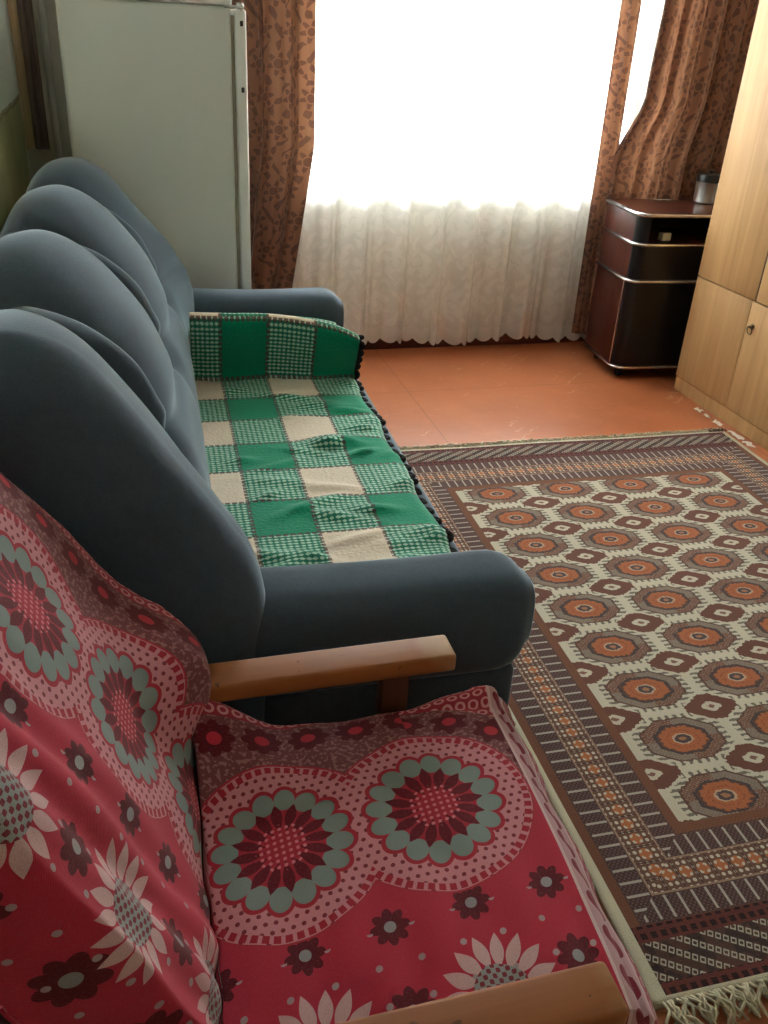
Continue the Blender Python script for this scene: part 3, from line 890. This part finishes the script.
for i in range(npz):
    x, z, u, kd = pts[i]
    if kd <= 2:                                       # the back
        s = max(0.0, -(u+.2))
        lift = float(smooth((s-.055)/.06)) if kd == 0 else 1.0
        near_e = .552; far_e = float(np.interp(s, [0, .05, .10, .2, .38, .52, .7], [1.008, 1.010, 1.055, 1.092, 1.070, 1.01, .98])) if kd == 0 else .98
        y = np.clip(V, near_e, far_e); X = np.full(len(V), x); Z = np.full(len(V), z)
        dn = np.clip(near_e-V, 0, 9); df = np.clip(V-far_e, 0, 9)
        sgn = -1.0 if kd == 0 else 1.0
        amt = 1.0 if kd == 0 else .25
        k = .03
        y = y-k*(1-np.exp(-dn/k)); X = X+sgn*nxb*amt*np.clip(dn-.010, 0, .105); Z = Z+sgn*nzb*amt*np.clip(dn-.010, 0, .105)
        over = math.exp(-((s-.13)/.10)**2) if kd == 0 else 0.0    # lies over the rear of the arm
        y = y+.028*lift*(1-np.exp(-df/.04))
        b_ = np.clip(df-.012, 0, .11)*(1-.5*over)*lift
        X = X+sgn*nxb*amt*b_; Z = Z+sgn*nzb*amt*b_
        ov = over*np.clip((V-.90)/.12, 0, 1)**1.4*(kd == 0)
        X = X+.074*ov; Z = Z+.020*ov
        if kd == 0:                                   # folds running down the back on its near half
            w = np.exp(-((V-.64)/.09)**2)
            f = .0045*np.sin((V*95)+s*9)*w*(1 if s < .45 else .4)+.003*np.sin(V*30+s*21)
            X = X+nxb*f; Z = Z+nzb*f
        c0 = .892-.13*s
    else:
        near_e, far_e = .50, 1.02
        dn = np.clip(near_e-V, 0, 9); df = np.clip(V-far_e, 0, 9)
        y = np.clip(V, near_e-.0, far_e)
        X = np.full(len(V), x); Z = np.full(len(V), z)
        y = y-.004*(1-np.exp(-dn/.02)); Z = Z-np.clip(dn-.004, 0, .10)
        crown = 1-np.clip(np.abs(V-.76)/.27, 0, 1)**3
        if kd == 3: Z = Z-.012+.012*crown
        rise = np.clip((x-.30)/.17, 0, 1)             # corner lifts at the front, tucks lower towards the crease
        y = y+.050*(1-np.exp(-df/.045))*(.4+.6*rise)
        if kd == 3:
            gath = np.exp(-((x-.02)/.10)**2)
            Z = Z+gath*.105*np.clip((V-.87)/.15, 0, 1)**1.3
            Z = Z-np.clip(df-.01, 0, .12)*(1-.98*rise)*.9*(1-gath)+.022*rise*np.exp(-((df-.03)/.03)**2)*(V > far_e)
            f = .0022*np.sin(x*60+V*14)+.0020*np.sin(x*115-V*30)*np.clip((.75-V)/.2, 0, 1)
            Z = Z+f
        X = X+.012*(1-np.clip((V-.55)/.5, 0, 1))*0
        X = X+np.clip((V-.50)/.55, 0, 1)*.030*np.clip((x-.2)/.28, 0, 1)
        if kd == 4:
            X = X+.006*np.sin(V*34+1)*min(1, (u-.394)/.06)
        c0 = .783+.108*x
    P[i, :, 0], P[i, :, 1], P[i, :, 2] = X, y, Z
    vv = V-c0; UV[i, :, 0] = u; UV[i, :, 1] = vv+.30*np.clip(vv-.155, 0, 9)
# smooth the jump of the pattern's centre line through the crease
cov = surf('chair_throw', P, UV, M['cover'], None, thick=.004, offset=-1)
tag(cov, 'red throw with pink and grey medallion flowers draped over the armchair', 'throw')

# ------------------------------------------------------------------ rug
RTH = -.01966; RO = (1.1523, 2.4661)
rug = tag(empty('rug', (RO[0], RO[1], 0), RTH), 'cream and maroon rug with rows of orange octagons on the floor', 'rug')
na, nb = 120, 170
A = np.linspace(RUG_A0, RUG_A1, na); B = np.linspace(RUG_B0, RUG_B1, nb)
P = np.zeros((nb, na, 3))
for i, b_ in enumerate(B):
    sh_ = -.012*np.clip((b_-1.3)/.45, 0, 1)*np.clip(1-(A-RUG_A0)/.4, 0, 1)
    P[i, :, 0] = A+sh_; P[i, :, 1] = -b_
    P[i, :, 2] = .011+.0012*np.sin(A*9+b_*4)+.001*np.sin(b_*13)
surf('pile', P, None, M['rug'], rug, thick=.009, offset=-1)
def fringe(name, b_, sgn, n, ln, mat, a0=RUG_A0, a1=RUG_A1, seed=1, r=.0022):
    rng = random.Random(seed); bm = bmesh.new()
    for i in range(n):
        a_ = a0+(a1-a0)*(i+.5+rng.uniform(-.4, .4))/n
        l = ln*rng.uniform(.55, 1.15); dr = rng.uniform(-.5, .5)
        pts = []
        for k_ in range(7):
            f = k_/6
            pts.append((a_+dr*l*f+.008*math.sin(f*6+i), -(b_+sgn*(f*l)), .009*(1-f)**.5+.003+rng.uniform(0, .006)*f+.008*math.sin(f*PI)*rng.random()))
        add_tube(bm, pts, [r*1.3]+[r]*5+[r*.5], 5)
    return from_bm(name, bm, mat, rug, smooth=True)
fringe('fringe', RUG_B1-.002, 1, 330, .055, M['fringe'], seed=3, r=.0030)
fringe('fringe', RUG_B0+.002, -1, 300, .030, M['fringe'], seed=5)
fringe('dark_tuft', RUG_B0+.006, -1, 26, .035, M['dark_fringe'], a0=RUG_A1-.07, a1=RUG_A1+.005, seed=8)

# ------------------------------------------------------------------ wardrobe
WXF = 2.372; WY1 = 3.338; WY0 = 2.560; WYM = 2.951
w = tag(empty('wardrobe', (WXF, WY1, 0)), 'tall light oak wardrobe with a ring pull beside the rug', 'wardrobe')
def wb(name, x0, x1, y0, y1, z0, z1, m=None, parent=w, bevel=.002): 
    return box(name, x0-WXF, x1-WXF, y0-WY1, y1-WY1, z0, z1, m or M['oak'], parent, bevel)
wb('carcass', WXF+.022, 2.845, WY0, WY1, .062, 2.12)
wb('plinth', WXF+.004, 2.845, WY0, WY1-.004, 0, .061)
def door(y0, y1, z0, z1):
    return wb('door', WXF, WXF+.0215, y0, y1, z0, z1, None, w, .0018)
door(WYM+.0015, WY1, .066, .516); dn = door(WY0, WYM-.0015, .066, .516)
door(WYM-.012, WY1, .521, 2.115); door(WY0, WYM-.022, .513+.008, 2.115)
box('door_gap', .0225-.02, .0224, WYM-.0225-WY1, WYM-.0115-WY1, .521, 2.115, M['oak_gap'], w, 0)
# ring pull: backplate, stud and hanging ring
hy, hz = 2.912-WY1, .424
hd = lathe('ring_pull', [(0, -.004), (.012, -.004), (.013, 0), (.011, .003), (.006, .005), (.0055, .013), (0, .014)], M['bronze'], dn, (0, 0, 0), 18)
hd.rotation_euler = (0, -PI/2, 0); hd.location = (.002-.004, hy, hz)
bm = bmesh.new(); add_tube(bm, [(.0+.018*math.cos(a_)*0-.010-.003*math.cos(a_), hy+.0155*math.sin(a_), hz-.014+.0165*math.cos(a_)) for a_ in np.linspace(0, 2*PI, 22, endpoint=False)], .0026, 8, True)
rg = from_bm('pull_ring', bm, M['bronze'], dn, smooth=True)

# ------------------------------------------------------------------ nightstand
NR = -math.radians(4)
NS = Vector((2.128, 3.475, 0))
ns = tag(empty('nightstand', NS, NR), 'dark mahogany nightstand on casters with chrome edged shelves', 'nightstand')
NW, ND, NH_ = .58, .365, .752
def rounded(x0, x1, y0, y1, r, n=8):
    """front corners (y0 side) rounded, counter-clockwise"""
    p = []
    for a_ in np.linspace(PI, 1.5*PI, n): p.append((x0+r+r*math.cos(a_), y0+r+r*math.sin(a_)))
    for a_ in np.linspace(1.5*PI, 2*PI, n): p.append((x1-r+r*math.cos(a_), y0+r+r*math.sin(a_)))
    p += [(x1, y1), (x0, y1)]
    return p
RC = .055
def slab(name, z0, z1, m, trim=True):
    s = prism(name, rounded(0, NW, 0, ND, RC), z0, z1, m, ns, .0015)
    path = [(0, ND-.002)]+rounded(0, NW, 0, ND, RC)[:16]+[(NW, ND-.002)]
    zc = (z0+z1)/2
    bm = bmesh.new(); add_tube(bm, [(x, y, zc) for x, y in path], (z1-z0)/2*.98, 10)
    for v in bm.verts: pass
    from_bm('chrome_edge', bm, M['chrome'], s, smooth=True)
    return s
slab('top', NH_-.018, NH_, M['mahogany_top'])
slab('shelf', .612, .626, M['mahogany_top']); slab('shelf', .452, .466, M['mahogany_top']); slab('bottom_panel', .052, .066, M['mahogany_top'])
box('side_panel', .006, .022, RC-.004, ND-.006, .067, NH_-.019, M['mahogany'], ns, .001)
box('side_panel', NW-.022, NW-.006, RC-.004, ND-.006, .067, NH_-.019, M['mahogany'], ns, .001)
box('back_panel', .023, NW-.023, ND-.014, ND-.006, .067, NH_-.019, M['dark_inside'], ns, 0)
def curved(name, z0, z1, r0, m, xa=None):
    """front skin following the rounded plan"""
    outer = rounded(r0, NW-r0, r0, ND, RC-r0)[:16]; inner = rounded(r0+.012, NW-r0-.012, r0+.012, ND, RC-r0-.012)[:16]
    return prism(name, outer+inner[::-1], z0, z1, m, ns, 0)
curved('drawer', .468, .610, .006, M['black_glass'])
d = curved('door', .069, .450, .006, M['black_glass'])
tube('door_trim', [(.004, RC+.002, z) for z in np.linspace(.069, .450, 6)], .0035, M['chrome'], d)
tube('handle', [(NW-.12, .004, .30), (NW-.12, -.018, .30), (NW-.12, -.018, .20), (NW-.12, .004, .20)], .005, M['chrome'], d)
for x in (.05, NW-.05):                               # corner posts of the open niche
    pass
def post(cx, s):
    o_, i_ = [], []
    for a_ in np.linspace(PI, 1.5*PI, 9):
        o_.append((cx+s*( RC*math.cos(a_)*.9), RC+RC*.9*math.sin(a_))); i_.append((cx+s*(RC*.75*math.cos(a_)), RC+RC*.75*math.sin(a_)))
    prism('corner_post', (o_+i_[::-1]) if s > 0 else (i_+o_[::-1]), .628, NH_-.019, M['black_glass'], ns)
post(RC, 1); post(NW-RC, -1)
for x in (.06, NW-.06):
    for y in (.06, ND-.06):
        bm = bmesh.new()
        add_tube(bm, [(x-.011, y, .021), (x+.011, y, .021)], .0205, 18)
        add_box(bm, x-.015, x+.015, y-.012, y+.012, .036, .0515, .004)
        from_bm('caster', bm, M['rubber'], ns, auto=35)
# things on the nightstand
def at_ns(x, y, z): return NS+Matrix.Rotation(NR, 3, 'Z') @ Vector((x, y, z))
q = Vector((2.605, 3.735, NH_+.001))
mug = tag(empty('saucepan', q, .5), 'small steel saucepan with black lid on the nightstand top', 'saucepan')
lathe('body', [(0, 0), (.050, 0), (.056, .006), (.057, .088), (.060, .092), (.054, .092), (.053, .01), (0, .008)], M['steel'], mug, n=32)
lid = lathe('lid', [(.0545, .093), (.0615, .094), (.0615, .118), (.056, .126), (.018, .130), (0, .130)], M['black_plastic'], mug, n=32)
lathe('lid_knob', [(.007, .129), (.008, .134), (.013, .137), (.012, .142), (0, .144)], M['black_plastic'], lid)
tube('handle', [(.055, 0, .078), (.075, 0, .082), (.092, 0, .070), (.094, 0, .045), (.080, 0, .028), (.055, 0, .026)], .0065, M['cream_box'], mug)
b = tag(empty('small_box', at_ns(.165, .070, .627), NR+.25), 'small cream carton lying in the open niche of the nightstand', 'box')
box('carton', -.024, .024, -.015, .015, 0, .030, M['cream_box'], b, .002)
box('carton_flap', -.024, .024, -.0155, .0155, .030, .0325, M['paper'], b, .001)
# folded slip of paper on the nightstand top
def scrap(name, loc, rz, lx, ly, seed, h=.006):
    rng = np.random.RandomState(seed); n = 14; m_ = 8
    P = np.zeros((n, m_, 3)); ph = rng.rand(6)*6
    for i in range(n):
        for j in range(m_):
            u, v = i/(n-1)-.5, j/(m_-1)-.5
            P[i, j] = (u*lx+.15*ly*math.sin(v*5+ph[0]), v*ly*(1+.25*math.sin(u*7+ph[1])), .0012+h*abs(math.sin(u*5+ph[2])*.5+math.sin(v*4+u*6+ph[3])*.5)**1.5)
    o = surf(name, P, None, M['paper'], None, thick=.0008, offset=1)
    o.location = loc; o.rotation_euler = (0, 0, rz); return o
s = scrap('paper_slip', (2.42, 3.80, NH_), NR, .075, .022, 31, .003); tag(s, 'thin pale paper slip lying on the nightstand before the curtain', 'paper')
sp = [((2.338, 3.075, 0), 1.75, .042, .020, 1, 'white paper scrap at the wardrobe plinth, farthest of the row'),
      ((2.336, 3.005, 0), 1.45, .040, .018, 2, 'white paper scrap at the plinth, second from the nightstand end'),
      ((2.338, 2.928, 0), 1.70, .050, .022, 3, 'white paper scrap at the plinth level with the rug corner'),
      ((2.340, 2.800, 0), 1.55, .075, .028, 4, 'longest white paper scrap between the rug edge and the plinth'),
      ((2.338, 2.715, 0), 1.35, .050, .032, 5, 'widest white paper scrap at the plinth, last in line from the nightstand')]
for loc, rz, lx, ly, sd, lb in sp:
    s = scrap('paper_scrap', loc, rz, lx, ly, sd); tag(s, lb, 'paper', 'paper scraps along the wardrobe')

# ------------------------------------------------------------------ light
wd = bpy.data.worlds.new('overcast'); SC.world = wd; wd.use_nodes = True
nt = wd.node_tree; nt.nodes.clear()
bg = nt.nodes.new('ShaderNodeBackground'); wo = nt.nodes.new('ShaderNodeOutputWorld')
bg.inputs[0].default_value = (.92, .97, 1.0, 1); bg.inputs[1].default_value = 30.0
tc = nt.nodes.new('ShaderNodeTexCoord'); sp_ = nt.nodes.new('ShaderNodeSeparateXYZ'); mr = nt.nodes.new('ShaderNodeMapRange')
nt.links.new(tc.outputs['Generated'], sp_.inputs[0]); nt.links.new(sp_.outputs[2], mr.inputs[0])
for i_, v_ in enumerate((-.02, 1.0, 21.0, 60.0)): mr.inputs[i_+1].default_value = v_     # overcast sky, brighter overhead
gt = nt.nodes.new('ShaderNodeMath'); gt.operation = 'GREATER_THAN'; gt.inputs[1].default_value = -.02
mx = nt.nodes.new('ShaderNodeMix'); mx.inputs[2].default_value = 13.0                     # pale ground outside
nt.links.new(sp_.outputs[2], gt.inputs[0]); nt.links.new(gt.outputs[0], mx.inputs[0]); nt.links.new(mr.outputs[0], mx.inputs[3])
nt.links.new(mx.outputs[0], bg.inputs[1]); nt.links.new(bg.outputs[0], wo.inputs[0])
pl = bpy.data.lights.new('window_portal', 'AREA'); pl.shape = 'RECTANGLE'; pl.size = WX1-WX0; pl.size_y = WZ1-WZ0
po = bpy.data.objects.new('window_portal', pl); COL.objects.link(po)
po.location = ((WX0+WX1)/2, YB+.215, (WZ0+WZ1)/2); po.rotation_euler = (-PI/2, 0, 0)
pl.cycles.is_portal = True

# ------------------------------------------------------------------ camera (solved from the photograph)
cam = bpy.data.cameras.new('camera'); co = bpy.data.objects.new('camera', cam); COL.objects.link(co)
rt = Vector((0.96336496, -0.26303427, 0.05235391)); up = Vector((0.08322006, 0.47875292, 0.8739966)); fw = Vector((0.25495565, 0.8376208, -0.48310351))
mt = Matrix((rt, up, -fw)).transposed().to_4x4(); mt.translation = (0, 0, 1.4)
co.matrix_world = mt
cam.sensor_fit = 'HORIZONTAL'; cam.sensor_width = 36; cam.lens = 36*882.2475/768; cam.clip_start = .02
SC.camera = co
SC.view_settings.view_transform = 'Standard'; SC.view_settings.look = 'None'
SC.view_settings.gamma = 1; SC.view_settings.use_curve_mapping = False; SC.view_settings.exposure = 0.85
SC.cycles.max_bounces = 14; SC.cycles.diffuse_bounces = 8; SC.cycles.transparent_max_bounces = 16; SC.cycles.use_denoising = True
